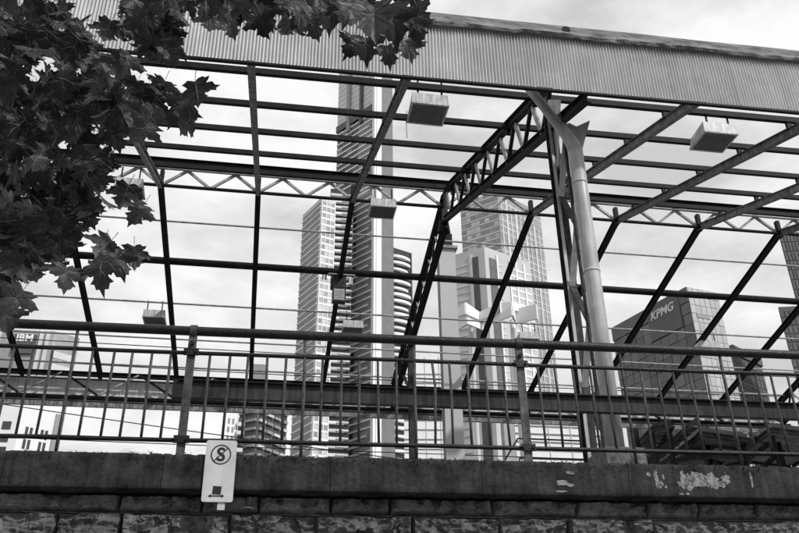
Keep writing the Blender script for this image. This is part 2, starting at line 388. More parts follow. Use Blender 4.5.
# ================================================================== CANOPY FRAME
X0, SP = 4.70, 2.686
def tilt(Y): return .016 if Y < 10.3 else max(.003, .016-.013*(Y-10.3)/9.4)
def pt(X, Y, Z): return (X, Y, EYE+Z+tilt(Y)*(X-X0))
YN, YRG, YF, ZRG = 9.62, 19.875, 29.5, 13.02
def zn(Y): return 9.896+(Y-11)*(ZRG-9.896)/(YRG-11)
def zf(Y): return ZRG-.2315*(Y-YRG)
can = empty('canopy_frame', (0, 0, 0), 'stripped steel frame of an old platform canopy, open to the sky', 'canopy')
XL, XR = X0-6*SP-.3, X0+6*SP+.3
FR = range(-6, 7)
MAIN = (-6, 0, 6)
for i in FR:
    X = X0+i*SP
    if i not in MAIN:
        up = bar('rafter', can, pt(X, YN, zn(YN)-.1), pt(X, YRG, ZRG-.1), ibeam(.12, .2), RAFT)
        bar('far_rafter', can, pt(X, YRG, ZRG-.09), pt(X, YF, zf(YF)-.09), ibeam(.15, .17), STEEL)
        put('ridge_plate', MB().box((X-.055, YRG-.07, EYE+ZRG-.22), (X+.055, YRG+.07, EYE+ZRG+.36)).mesh('ridge_plate', STEEL), can)
# near purlins on cleats
NP = [11.84, 13.53, 15.23, 16.94, 18.66]
for Y in NP:
    z = zn(Y)+.2
    bar('purlin', can, pt(XL, Y, z), pt(XR, Y, z), rect(.085, .125), STEEL, (0, 0, 1))
    for i in FR:
        X = X0+i*SP
        put('cleat', MB().box((X-.05, Y-.02, pt(X, Y, zn(Y))[2]-.01), (X+.05, Y+.05, pt(X, Y, z)[2]+.03)).mesh('cleat', STEEL), can)
bar('purlin', can, pt(XL, 10.5, zn(10.5)+.16), pt(XR, 10.5, zn(10.5)+.16), cchan(.09, .13), STEEL)
# far purlins
for Y, r in ((21.45, .03), (23.3, .115), (25.25, .032), (27.2, .03), (28.9, .035)):
    z = zf(Y)+.02+r
    nm = 'far_purlin'
    put(nm, MB().tube([pt(XL, Y, z), pt((XL+XR)/2, Y, z), pt(XR, Y, z)], r, 10).mesh(nm, STEEL if r > .1 else LATT, True), can)
# ridge truss
rt = put('ridge_truss', MB().prism(pt(XL, YRG, 13.72), pt(XR, YRG, 13.72), ibeam(.16, .2)).mesh('ridge_truss', STEEL), can)
bar('top_chord', rt, pt(XL, YRG+.02, 13.46), pt(XR, YRG+.02, 13.46), angle(.075), LATT)
bar('bottom_chord', rt, pt(XL, YRG, 12.86), pt(XR, YRG, 12.86), angle(.11), STEEL)
n = int(round((XR-XL-.6)/(SP/2)))
for k in range(n):
    xa = X0-6*SP+k*SP/2
    top = pt(xa+SP/4, YRG+.03, 13.46)
    bar('brace', rt, pt(xa, YRG+.03, 12.92), top, angle(.07), LATT, (0, 1, 0))
    bar('brace', rt, top, pt(xa+SP/2, YRG+.03, 12.92), angle(.07), LATT, (0, 1, 0))
    put('gusset', MB().box((top[0]-.1, YRG+.02, top[2]-.05), (top[0]+.1, YRG+.045, top[2]+.09)).mesh('gusset', LATT), rt)
# far eave truss with its fascia board and gutter
ft = put('far_eave_truss', MB().prism(pt(XL, YF, zf(YF)), pt(XR, YF, zf(YF)), ibeam(.16, .16)).mesh('far_eave_truss', STEEL), can)
bar('bottom_chord', ft, pt(XL, YF, 9.92), pt(XR, YF, 9.92), angle(.07), STEEL)
bar('middle_chord', ft, pt(XL, YF-.03, 10.55), pt(XR, YF-.03, 10.55), angle(.06), STEEL)
k = 0; x = XL+.3
while x < XR-SP/2:
    t = pt(x+SP/2, YF-.05, 10.80)
    bar('brace', ft, pt(x, YF-.05, 9.95), t, angle(.06), LATT, (0, 1, 0)); bar('brace', ft, t, pt(x+SP, YF-.05, 9.95), angle(.075), STEEL, (0, 1, 0)); x += SP
bar('fascia_board', ft, pt(XL, YF+.25, 10.38), pt(XR, YF+.25, 10.38), rect(.04, .72), mat('far_fascia_board', .55, .7, .3, 1.2, streak=.3))
bar('gutter', ft, pt(XL, YF+.12, 9.86), pt(XR, YF+.12, 9.90), cchan(.24, .14), RAFT)
bar('gutter', ft, pt(XL, YF+.05, 9.66), pt(XR, YF+.05, 9.66), rect(.1, .16), RAFT)

# principal frames: parallel-chord truss, tube column with forked head, laced column
def principal(i):
    X = X0+i*SP
    t = put('principal_truss', MB().prism(pt(X, YN, 9.513), pt(X, 19.6, 13.32), ibeam(.15, .19)).mesh('principal_truss', STEEL), can)
    def zu(Y): return 10.27+.3835*(Y-11.594)
    def zl(Y): return 9.33+.3815*(Y-11.657)
    bar('chord', t, pt(X, YN, zl(YN)), pt(X, 19.75, zl(19.75)), ibeam(.14, .17), STEEL)
    Ys = [11.0+1.05*k for k in range(9)]
    for k in range(8):
        ya = Ys[k]; yb = Ys[k]+.62
        bar('web', t, pt(X, ya, zu(ya)-.08), pt(X, yb, zl(yb)+.07), rect(.07, .07), STEEL)
        bar('web', t, pt(X, yb+.04, zl(yb)+.08), pt(X, Ys[k+1], zu(Ys[k+1])-.08), rect(.035, .13), LATT)
    put('knee_plate', MB().prism(pt(X, 19.72, 12.45), pt(X, 19.72, 13.35), rect(.06, .5), (0, 1, 0)).mesh('knee_plate', STEEL2), t)
    put('knee_shoe', MB().tube([pt(X, 19.95, 12.1), pt(X, 19.9, 12.45)], [.2, .14], 10).mesh('knee_shoe', STEEL), t)
    f = put('far_principal_truss', MB().prism(pt(X, 19.7, 13.16), pt(X, YF, 10.85), ibeam(.17, .2)).mesh('far_principal_truss', STEEL), can)
    def gu(Y): return 13.16-.2357*(Y-19.7)
    def gl(Y): return 12.2-.218*(Y-19.7)
    bar('chord', f, pt(X, 19.7, gl(19.7)), pt(X, YF, gl(YF)), ibeam(.17, .19), STEEL)
    Y = 20.2
    while Y < YF-.7:
        bar('web', f, pt(X, Y, gu(Y)-.08), pt(X, Y+.5, gl(Y+.5)+.08), rect(.05, .07), STEEL); bar('web', f, pt(X, Y+.5, gl(Y+.5)+.08), pt(X, Y+1, gu(Y+1)-.08), rect(.05, .05), LATT); Y += 1.05
    # near tube column
    Yt = 10.33; zb = EYE+3.05
    c = put('tube_column', MB().tube([(X, Yt, zb), (X, Yt, zb+2), (X, Yt, zb+4), (X, Yt, EYE+8.05)], .122, 24).mesh('tube_column', TUBE, True), can)
    for zz in (EYE+7.35, EYE+5.75): put('weld_band', MB().tube([(X, Yt, zz), (X, Yt, zz+.035)], .128, 24).mesh('weld_band', TUBE, True), c)
    arm = [(X, Yt, EYE+7.95), (X-.02, Yt, EYE+8.12), (X-.12, Yt+.01, EYE+8.34), (X-.33, Yt+.03, EYE+8.72), (X-.54, Yt+.05, EYE+9.1), (X-.74, Yt+.07, EYE+9.46)]
    put('fork_arm', MB().tube(arm, [.12, .115, .095, .082, .078, .078], 18).mesh('fork_arm', TUBE, True), c)
    b = MB(); yq = Yt+.04
    poly = [(X-.04, EYE+7.9), (X+.10, EYE+7.95), (X+.15, EYE+8.1), (X+.36, EYE+8.72), (X+.10, EYE+8.56), (X-.02, EYE+8.62), (X-.2, EYE+8.55), (X-.10, EYE+8.2)]
    for y in (yq, yq+.02): b.v += [(px, y, pz) for px, pz in poly]
    m_ = len(poly); b.f.append(tuple(range(m_))); b.f.append(tuple(reversed(range(m_, 2*m_))))
    for k in range(m_): b.f.append((k, m_+k, m_+(k+1) % m_, (k+1) % m_))
    put('gusset_plate', b.mesh('gusset_plate', TUBE), c)
    put('plinth', rough_box(X-.26, X+.3, Yt-.25, Yt+.4, EYE+2.15, zb-.03, 12, 4, .03, i*3.1, .05).mesh('plinth', mat('stained_plinth', .10, .9, .6, 9, .8, 30)), c)
    # laced column behind
    YA, YB = 11.22, 10.60; z0, z1 = EYE+2.2, EYE+9.6
    l = put('laced_column', MB().prism((X, YA, z0), (X, YA, z1), ibeam(.17, .17), (0, 1, 0)).mesh('laced_column', STEEL2), can)
    bar('chord', l, (X-.05, YA-.14, z0), (X-.05, YA-.14, z1), angle(.05), TUBE, (0, 1, 0))
    bar('chord', l, (X-.05, YB, z0), (X-.05, YB, EYE+9.0), rect(.045, .05), STEEL2, (0, 1, 0))
    z = z0+.3; s = 0
    while z < EYE+8.3:
        a, b_ = (YA-.14, YB) if s % 2 == 0 else (YB, YA-.14)
        bar('lacing', l, (X-.02, a, z), (X-.02, b_, z+.85), rect(.025, .1), TUBE if s % 2 == 0 else STEEL2, (1, 0, 0)); z += .85; s += 1
    b = MB(); b.v = []
    for xx in (X-.02, X+.01): b.v += [(xx, YA-.05, EYE+8.2), (xx, YB+.05, EYE+9.35), (xx, YA+.1, EYE+9.9), (xx, YA+.1, EYE+8.2)]
    b.f = [(0, 1, 2, 3), (7, 6, 5, 4), (0, 4, 5, 1), (1, 5, 6, 2), (2, 6, 7, 3), (3, 7, 4, 0)]
    put('head_plate', b.mesh('head_plate', TUBE), l)
    # far column
    bar('far_column', can, (X, 25.6, EYE+2.2), (X, 25.6, EYE+gl(25.6)-.05), ibeam(.2, .2), STEEL2, (0, 1, 0))
    bar('far_brace', can, (X, 25.6, EYE+9.2), pt(X, 27.3, gl(27.3)), rect(.08, .08), STEEL)
for i in MAIN: principal(i)
# long flat beam low in front of the columns
bm = bar('tie_beam', can, (-1.11, 9.9, EYE+3.46), (15, 9.9, EYE+3.46+16.1*.0085), rect(.10, .20), mat('tie_beam_paint', .04, .7, .55, 2.2, .2, 40, streak=.5, spec=.15, stretch=(.5, 1, 1)))
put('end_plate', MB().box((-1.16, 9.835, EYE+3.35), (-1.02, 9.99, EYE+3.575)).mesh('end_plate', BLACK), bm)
bar('top_flange', bm, (-1.1, 9.9, EYE+3.566), (15, 9.9, EYE+3.566+16.1*.0085), rect(.2, .014), STEEL)

# near fascia: corrugated sheets under a weathered capping
YFA = 9.5
fas = bar('fascia', can, (XL, YFA+.06, EYE+9.06-.27), (XR, YFA+.06, EYE+9.06+.25), rect(.05, .8), STEEL)
def fz0(X): return EYE+8.536+.0165*(X-4.42)
def fz1(X): return EYE+9.609+.0145*(X-4.42)
PIT = .052; NW = 15; SW = PIT*NW
def corr_sheet(x0, dz):
    b = MB(); n = NW*8
    for k in range(n+1):
        x = x0+SW*k/n*1.012; y = YFA-.016+.021*math.cos(2*math.pi*k/8)
        sag = .012*noise.noise(Vector((x*1.3, 0, 3)))
        b.v += [(x, y+dz, fz0(x)+sag), (x, y+dz, (fz0(x)+fz1(x))/2), (x, y+dz+.004, fz1(x))]
    for k in range(n):
        for j in range(2): b.f.append((3*k+j, 3*k+3+j, 3*k+4+j, 3*k+1+j))
    return b.mesh('corrugated_sheet', CORR, True)
x = -8.3; q = 0
while x < 14.5:
    put('corrugated_sheet', corr_sheet(x, -.003 if q % 2 else 0), fas); x += SW; q += 1
bar('bottom_trim', fas, (-8.3, YFA+.005, fz0(-8.3)-.02), (14.9, YFA+.005, fz0(14.9)-.02), rect(.06, .035), STEEL)
# capping: worn lead/board capping with a ragged lower lip
b = MB(); nx = 240; prof = 7; rows = []
for i in range(nx+1):
    x = -8.4+23.4*i/nx; zb = fz1(x)-.01; row = []
    rag = .06*noise.noise(Vector((x*1.1, 2, 0)))+.03*noise.noise(Vector((x*5, 4, 0)))+.02*noise.noise(Vector((x*15, 4, 0)))
    top = .315+.0005*x+.012*noise.noise(Vector((x*.8, 7, 0)))
    pr = [(YFA+.30, zb+top-.02), (YFA-.01, zb+top), (YFA-.035, zb+top-.03), (YFA-.045, zb+.24), (YFA-.05, zb+.16), (YFA-.075, zb+.09), (YFA-.125+.03*noise.noise(Vector((x*4, 1, 1))), zb+.03+rag*.6), (YFA-.10, zb-.012+rag), (YFA-.03, zb+.02)]
    for j, (y, z) in enumerate(pr):
        d = .010*noise.noise(Vector((x*6, j*1.7, z*9))) if 1 < j < 7 else 0
        row.append(len(b.v)); b.v.append((x, y+d, z+d))
    rows.append(row)
for i in range(nx):
    for j in range(8): b.f.append((rows[i][j], rows[i+1][j], rows[i+1][j+1], rows[i][j+1]))
put('capping', b.mesh('capping', CAPM, False), fas)
hx = 4.43
put('hole_shade_disc', MB().tube([(hx, YFA-.056, EYE+9.80), (hx, YFA-.02, EYE+9.80)], .072, 18).mesh('hole_shade_disc', BLACK), fas)  # solid black disc: the opening's shaded inside is put into its colour
for k in range(90):
    x = random.uniform(2.2, 13); z = fz1(x)+random.uniform(-.02, .03)
    put('debris_twig', MB().tube([(x, YFA-.12, z), (x+jit(.06), YFA-.13, z+jit(.03)), (x+jit(.12), YFA-.13+jit(.02), z+jit(.05))], .004, 4).mesh('debris_twig', BARK), fas) if k < 60 else None

# ================================================================== LAMPS hung from the purlins
def lamp_meshes():
    W, D, H = .71, .62, .25
    b = MB()
    t = .05
    b.v = [(-W/2, 0, 0), (W/2, 0, 0), (W/2, D, 0), (-W/2, D, 0), (-W/2+t*.3, .02, H), (W/2-t*.3, .02, H), (W/2-t, D-.03, H), (-W/2+t, D-.03, H)]
    b.f = [(0, 1, 5, 4), (1, 2, 6, 5), (2, 3, 7, 6), (3, 0, 4, 7), (4, 5, 6, 7), (3, 2, 1, 0)]
    h = b.mesh('housing', LAMPW)
    g = MB().box((-W/2+.035, .035, -.012), (W/2-.035, D-.035, .004)).mesh('glass', LAMPD)
    r = MB()
    for (a, c) in (((-W/2-.006, -.012, -.02), (W/2+.006, .03, .018)), ((-W/2-.006, D-.03, -.02), (W/2+.006, D+.012, .018)), ((-W/2-.006, .031, -.02), (-W/2+.03, D-.031, .018)), ((W/2-.03, .031, -.02), (W/2+.006, D-.031, .018))): r.box(a, c)
    rim = r.mesh('rim', LAMPW)
    br = MB().prism((0, .05, H-.06), (0, .05, H+.34), rect(.035, .02), (0, 1, 0)).mesh('hanger', STEEL)
    cl = MB().box((-.05, -.014, H-.11), (.05, .012, H+.0)).mesh('clip', STEEL)
    return h, g, rim, br, cl
LM = lamp_meshes()
def lamp(X, Y, zb, label, rz=0, hang=1.0):
    o = empty('box_lamp', (X, Y, EYE+zb), label, 'lamp', 'box lamps hung under the canopy purlins', (jit(.02), jit(.02), rz))
    put('housing', LM[0], o); put('glass', LM[1], o); put('rim', LM[2], o)
    for s in (-.23, .23):
        q = put('hanger', LM[3], o, (s, 0, 0)); q.scale = (1, 1, 1)
    return o
L1_ = lamp(2.63, 11.82, 9.96, 'dirty white box lamp just below the corrugated fascia left of the forked column')
lamp(8.50, 11.82, 9.96, 'dirty white box lamp below the fascia at the far right')
lamp(-3.95, 18.65, 12.01, 'box lamp half hidden by the hanging leaves')
lamp(2.75, 18.65, 12.01, 'box lamp hanging at the ridge truss in front of the dark tower strip')
lamp(-3.85, 25.2, 11.27, 'small box lamp above the handrail beside the leaves')
lamp(2.68, 25.2, 11.31, 'small box lamp above the handrail below the square floodlight')
lamp(8.85, 25.2, 11.27, 'small box lamp above the handrail post near the white folded sculpture')
lamp(15.62, 25.2, 11.33, 'small box lamp above the handrail in front of the stone office block')
put('pull_cord', MB().tube([(-.40, .3, .02), (-.41, .3, -.3), (-.40, .31, -.62)], .006, 5).mesh('pull_cord', STEEL), L1_)
fl = empty('floodlight', (1.99, 23.15, EYE+11.24), 'square floodlight with grid glass clamped to the thick purlin', 'lamp')
put('housing', MB().box((-.21, .0, 0), (.21, .22, .47)).mesh('housing', STEEL2), fl)
put('glass', MB().box((-.165, -.015, .05), (.165, -.002, .42)).mesh('glass', mat('floodlight_glass', .42, .3, .2, 12)), fl)
for k in range(1, 5):
    put('grid_wire', MB().box((-.165+.066*k-.004, -.024, .05), (-.165+.066*k+.004, -.016, .42)).mesh('grid_wire', LATT), fl)
    put('grid_wire', MB().box((-.165, -.033, .05+.074*k-.004), (.165, -.025, .05+.074*k+.004)).mesh('grid_wire', LATT), fl)
put('mounting_box', MB().box((-.27, .02, .50), (.22, .26, .92)).mesh('mounting_box', STEEL2), fl)
put('bracket', MB().box((-.36, -.02, .93), (.5, .1, .97)).mesh('bracket', LATT), fl)
put('junction_box', MB().box((.3, .0, .62), (.42, .1, .86)).mesh('junction_box', LAMPW), fl)
put('cable', MB().tube([(.36, .05, .62), (.37, .06, .5), (.33, .06, .44)], .015, 6).mesh('cable', STEEL), fl)

# ================================================================== tall post beyond
tp = empty('tall_post', (6.68, 28.2, EYE+2.2), 'tall pale square post standing behind the canopy ridge', 'post')
put('shaft', MB().prism((0, 0, 0), (0, 0, 14.0), ibeam(.66, .5, .1), (0, 1, 0)).mesh('shaft', mat('pale_post_paint', .40, .7, .08, .3)), tp)
put('cap', MB().box((-.36, -.36, 14.0), (.42, .3, 14.12)).mesh('cap', LATT), tp)
put('insulator_block', MB().box((-.2, -.2, 14.12), (.25, .2, 14.75)).mesh('insulator_block', STEEL), tp)

# ================================================================== corrugated stair roofs at the right, on the platform
def stair_roof(quad, label, nrib):
    A, B, C, D = [Vector((q[0], q[1], q[2]+EYE)) for q in quad]
    o = empty('stair_canopy', ((A.x+C.x)/2, (A.y+C.y)/2, EYE+2.2), label, 'canopy', 'sloping corrugated stair canopies'); O = o.location.copy()
    def P(u, v): return A.lerp(B, u).lerp(D.lerp(C, u), v)-O
    b = MB(); n = nrib*6
    nor = (B-A).cross(D-A).normalized()
    for k in range(n+1):
        h = .045*math.cos(2*math.pi*k/6)
        for v in (0, .5, 1): b.v.append(tuple(P(k/n, v)+nor*h))
    for k in range(n):
        for j in range(2): b.f.append((3*k+j, 3*k+3+j, 3*k+4+j, 3*k+1+j))
    put('corrugated_sheet', b.mesh('corrugated_sheet', mat('dull_corrugated', .16, .5, .3, 3), True), o)
    dn = Vector((0, 0, -.09)); d2 = Vector((0, 0, -.075))
    for k in range(nrib): u = (k+.5)/nrib; bar('rib', o, P(u, .02)+d2, P(u, .98)+d2, rect(.022, .03), LATT)
    for (p, q) in ((P(0, 0), P(1, 0)), (P(0, 1), P(1, 1)), (P(0, .02), P(0, .98)), (P(1, .02), P(1, .98))):
        bar('edge_beam', o, p+dn, q+dn, ibeam(.07, .09), STEEL2)
    for (u, v) in ((.08, .06), (.92, .06), (.08, .94), (.92, .94)):
        p = P(u, v); bar('leg', o, (p.x, p.y, 0), (p.x, p.y, p.z-.15), rect(.05, .05), STEEL, (0, 1, 0))
    return o
stair_roof([(7.4, 15.5, 4.64), (6.9, 13.5, 4.46), (7.3, 13.5, 4.57), (7.7, 15.5, 4.32)], 'narrow sloping corrugated stair roof seen from below beside the tube column', 12)
stair_roof([(8.34, 15.5, 4.5), (7.82, 13.5, 4.42), (8.75, 13.5, 4.33), (9.1, 15.5, 4.34)], 'wider sloping corrugated stair roof seen from below at the right', 22)

stair_roof([(7.9, 15.0, 4.30), (8.2, 13.8, 4.12), (8.9, 13.8, 4.08), (8.5, 15.0, 4.10)], 'lowest dark corrugated stair roof just above the coping', 14)
stair_roof([(9.55, 15.5, 4.55), (9.25, 13.5, 4.55), (10.6, 13.5, 4.45), (10.9, 15.5, 4.45)], 'dark corrugated stair roof nearest the right border', 22)
st_ = empty('steel_stair', (8.2, 14.6, EYE+2.2), 'dark steel stair with raking beams under the corrugated roofs', 'stairs'); so_ = st_.location
for (a, b_) in (((6.7, 14.0, 3.75), (8.1, 14.0, 4.78)), ((6.95, 14.0, 3.7), (8.3, 14.0, 4.62)), ((8.05, 14.2, 3.75), (9.75, 14.2, 4.75)), ((8.5, 14.2, 3.75), (9.95, 14.2, 4.62)), ((9.4, 14.6, 3.9), (10.9, 14.6, 4.95)), ((9.9, 14.6, 4.95), (11.2, 14.6, 4.0))):
    bar('raking_beam', st_, Vector((a[0], a[1], a[2]+EYE))-so_, Vector((b_[0], b_[1], b_[2]+EYE))-so_, ibeam(.06, .09), STEEL2)
for k in range(9):
    bar('tread', st_, (-1.35+.15*k, -.55, 1.55+.11*k), (-1.35+.15*k, -.15, 1.55+.11*k), rect(.14, .03), STEEL2)
for xx_ in (-1.3, .1, 1.6): bar('stair_post', st_, (xx_, -.4, 0), (xx_, -.4, 2.4), rect(.08, .08), STEEL, (0, 1, 0))

# ================================================================== BUILDINGS (far behind)
_cache = {}
def bmesh_box(Lx, H, o, m):
    k = (round(Lx, 2), round(H, 2), round(o, 2), m.name)
    if k not in _cache: _cache[k] = MB().box((0, -o, 0), (Lx, .05, H)).mesh('panel', m)
    return _cache[k]
class Face:
    """vertical facade from P0 (left as seen) to P1 (right as seen)"""
    def __init__(s, root, P0, P1):
        s.root = root; s.P0 = Vector((P0[0], P0[1])); d = Vector((P1[0], P1[1]))-s.P0; s.len = d.length; s.a = math.atan2(d.y, d.x); s.d = d.normalized()
    def add(s, name, u0, u1, z0, z1, o, m, parent=None, base=0):
        me = bmesh_box(u1-u0, z1-z0, o, m); R = s.root.location
        nrm = Vector((s.d.y, -s.d.x))      # outward (towards viewer)
        p = s.P0+s.d*u0+nrm*base
        return put(name, me, parent or s.root, (p.x-R.x, p.y-R.y, z0-R.z), (0, 0, s.a))
def building(name, label, pts, ztop, m, roofm=None, cat='building'):
    """pts: footprint corners as seen left -> near -> right (XY)"""
    c = Vector((sum(p[0] for p in pts)/len(pts), sum(p[1] for p in pts)/len(pts)))
    o = empty(name, (c.x, c.y, -.02), label, cat)
    b = MB(); n = len(pts)
    for z in (0, ztop+EYE): b.v += [(p[0]-c.x, p[1]-c.y, z) for p in pts]
    b.f.append(tuple(reversed(range(n)))); b.f.append(tuple(range(n, 2*n)))
    for k in range(n): b.f.append((k, (k+1) % n, n+(k+1) % n, n+k))
    put('wall', b.mesh('wall', m), o)
    return o
def quadfoot(L, Nn, R): return [L, Nn, R, (L[0]+R[0]-Nn[0], L[1]+R[1]-Nn[1])]

# -- main apartment tower, seen corner-on
Lc, Nc, Rc = (26.1, 339.7), (42.9, 317.1), (52.0, 323.5)
mt = building('apartment_tower', 'tallest apartment tower with white diagonal looking balcony stripes and a dark strip', quadfoot(Lc, Nc, Rc), 325, B_MID)
F1 = Face(mt, Lc, Nc); F2 = Face(mt, Nc, Rc)
z = 78; k = 0
while z < 322:
    if z < 262:
        F1.add('floor_slab', 0, F1.len*.97 if k % 3 else F1.len*.84, z, z+.85, .40, B_WHITE)
        [F1.add('window', .3+q*F1.len*.135, .2+(q+1)*F1.len*.135, z+.85, z+3.2, .04+.25*((k+q*3) % 4 == 0), random.choice((B_GLASS, B_GLASS, B_DARK, B_DARK, B_MID))) for q in range(4)]
        if k % 2 == 0: F1.add('window_band', F1.len*.58, F1.len*.9, z+.95, z+2.7, .06, B_MID)
    elif 266 < z:
        F1.add('floor_slab', 0, F1.len*.96, z, z+.7, .2, B_WHITE)
    z += 3.25; k += 1
F1.add('upper_cladding', -.2, F1.len+.1, 266.2, 325, .1, B_LIGHT)
F1.add('plant_floor', -.3, F1.len+.2, 262, 266, .9, B_GLASS)
F1.add('upper_pier', F1.len*.28, F1.len*.36, 258, 320, 1.4, B_MID)
F1.add('upper_pier', F1.len*.62, F1.len*.68, 258, 285, 1.4, B_DARK)
F1.add('corner_pier', F1.len-1.2, F1.len+.3, 70, 322, 1.25, B_WHITE)
F2.add('white_pier', .15, 3.3, 70, 322, .6, B_WHITE)
F2.add('dark_pier', 3.6, F2.len, 70, 322, .3, mat('tower_dark_pier', .17, .6, .15, .2))
# -- balcony stack on the left side of the tower
bs = building('balcony_block', 'dark balcony stack between the white slab tower and the tallest tower', [(22.0, 316.5), (32.5, 317.0), (30, 330), (22, 330)], 211, B_GLASS)
FB = Face(bs, (22.0, 316.5), (32.5, 317.0))
z = 78; k = 0
while z < 209:
    FB.add('balcony', 0, 8.6, z, z+1.15, 1.6, B_WHITE if k % 2 else B_LIGHT)
    FB.add('balcony_return', 5.5, 10.2, z+.25, z+.95, 2.1, B_LIGHT); z += 3.25; k += 1
# -- white slab tower
Ls, Ns, Rs = (9.9, 315.5), (17.1, 299.5), (23.4, 301.8)
st = building('slab_tower', 'white slab tower with hatched grey side left of the tallest tower', quadfoot(Ls, Ns, Rs), 194.9, B_LIGHT)
G1 = Face(st, Ls, Ns); G2 = Face(st, Ns, Rs)
z = 74; k = 0
while z < 193:
    G1.add('floor_band', 0, G1.len-.5, z, z+.55, .35, B_WHITE)
    G1.add('window_band', .5, G1.len-1.2, z+.55, z+2.7, .06, B_MID)
    [G2.add('window', .6+q*2, 2.1+q*2, z+1.1, z+2.9, .03, random.choice((B_LIGHT, B_PGLASS, B_PGLASS, B_MID))) for q in range(3)]; G2.add('floor_band', .1, 6.5, z, z+.9, .12, B_WHITE); z += 3.1; k += 1
for u in (0.2, 2.2, 4.2, 6.2): G2.add('mullion', u, u+.3, 74, 194, .22, B_WHITE)
G2.add('dark_vent', 1.6, 3.6, 160-3, 160, .2, B_GLASS)
# -- right balcony wing
wd = building('balcony_tower', 'lower dark tower with curved white balconies right of the dark strip', quadfoot((50.5, 327), (51.9, 325.9), (61.6, 330.2)), 187.7, B_GLASS)
H1 = Face(wd, (51.9, 325.9), (61.6, 330.2))
wd_mesh = {}
def curved_balcony(Ln, H, dep):
    b = MB(); n = 10
    for k in range(n+1):
        x = Ln*k/n; y = -dep*(.35+.65*math.sin(math.pi*min(1, k/n*1.0))**.7)
        b.v += [(x, .05, 0), (x, y, 0), (x, y, H), (x, .05, H)]
    for k in range(n): b.quadstrip([4*k+j for j in range(4)], [4*k+4+j for j in range(4)])
    b.f.append((0, 1, 2, 3)); b.f.append((4*n+3, 4*n+2, 4*n+1, 4*n)); return b.mesh('balcony', B_WHITE)
cb = curved_balcony(9.6, 1.3, 1.8); cb2 = curved_balcony(8.2, 1.0, 1.5)
z = 80; k = 0
while z < 186:
    o = put('balcony', cb if k % 3 else cb2, wd, (51.9-wd.location.x, 325.9-wd.location.y, z+.02), (0, 0, H1.a)); z += 3.25; k += 1
H1.add('edge_pier', 10.1, 10.7, 70, 189, .5, B_DARK)
# -- pale tower
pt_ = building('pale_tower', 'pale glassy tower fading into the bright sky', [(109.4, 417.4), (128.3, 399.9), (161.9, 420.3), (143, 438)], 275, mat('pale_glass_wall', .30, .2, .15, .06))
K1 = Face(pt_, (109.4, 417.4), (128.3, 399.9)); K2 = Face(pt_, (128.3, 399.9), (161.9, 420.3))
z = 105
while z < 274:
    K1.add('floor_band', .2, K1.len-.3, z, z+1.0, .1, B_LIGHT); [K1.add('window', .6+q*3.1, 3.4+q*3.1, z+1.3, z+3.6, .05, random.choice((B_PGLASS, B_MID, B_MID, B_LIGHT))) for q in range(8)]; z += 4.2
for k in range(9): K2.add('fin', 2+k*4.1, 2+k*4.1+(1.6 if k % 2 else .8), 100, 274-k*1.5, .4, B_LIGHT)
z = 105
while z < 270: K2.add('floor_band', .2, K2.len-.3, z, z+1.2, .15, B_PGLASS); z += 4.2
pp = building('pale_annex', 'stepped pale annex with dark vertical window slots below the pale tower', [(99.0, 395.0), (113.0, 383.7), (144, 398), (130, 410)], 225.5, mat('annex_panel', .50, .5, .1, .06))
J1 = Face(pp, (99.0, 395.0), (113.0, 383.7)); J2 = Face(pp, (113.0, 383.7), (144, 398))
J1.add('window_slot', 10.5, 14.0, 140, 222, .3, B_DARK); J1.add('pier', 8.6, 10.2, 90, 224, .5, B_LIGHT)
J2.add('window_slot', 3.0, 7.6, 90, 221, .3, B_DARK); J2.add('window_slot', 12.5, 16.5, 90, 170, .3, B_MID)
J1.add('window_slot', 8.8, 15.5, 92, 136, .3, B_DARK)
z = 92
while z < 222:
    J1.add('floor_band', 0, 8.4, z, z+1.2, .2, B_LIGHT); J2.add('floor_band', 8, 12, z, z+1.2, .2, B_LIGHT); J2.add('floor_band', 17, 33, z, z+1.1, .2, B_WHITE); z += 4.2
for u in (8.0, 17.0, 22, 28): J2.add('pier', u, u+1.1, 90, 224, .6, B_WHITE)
# -- stone office block with lettering
Lk, Nk, Rk = (75.3, 158.9), (82.3, 137.2), (90.0, 138.9)
kp = building('office_block', 'dark stone office block with white KPMG lettering and paler side', quadfoot(Lk, Nk, Rk), 74.7, B_DARK)
Q1 = Face(kp, Lk, Nk); Q2 = Face(kp, Nk, Rk)
nu, hz = 10, 2.3; du = Q1.len/nu
for j in range(22):
    za = 72.9-(j+1)*hz
    for i in range(nu):
        if j < 2 and 5 <= i <= 8: continue
        Q1.add('stone_panel', i*du+.06, (i+1)*du-.06, za+.06, za+hz-.06, .12+.03*((i*3+j*5) % 4), B_KP)
Q1.add('parapet', 0, Q1.len+.1, 73.0, 76.2, .3, B_KP)
sp = Q1.add('sign_panel', 5*du+.1, 9*du, 72.9-2*hz+.1, 76.25, .40, mat('sign_panel_stone', .075, .4, .15, .4))
me = text_mesh('lettering', 'KPMG', 2.5, mat('white_lettering', .55, .5, .05), .05, .25, .06)
nrm = Vector((Q1.d.y, -Q1.d.x)); pm = Q1.P0+Q1.d*(6.85*du)+nrm*.46
put('lettering', me, kp, (pm.x-kp.location.x, pm.y-kp.location.y, 73.6), (math.pi/2, 0, Q1.a))
du2 = Q2.len/6
for j in range(27):
    za = 76.2-(j+1)*1.9
    for i in range(6): Q2.add('stone_panel', i*du2+.05, (i+1)*du2-.05, za+.05, za+1.85, .12+.02*((i+j) % 3), B_LBRICK)
Q2.add('louvre', .9*du2, 3.3*du2, 69.6, 70.6, .25, B_MID)
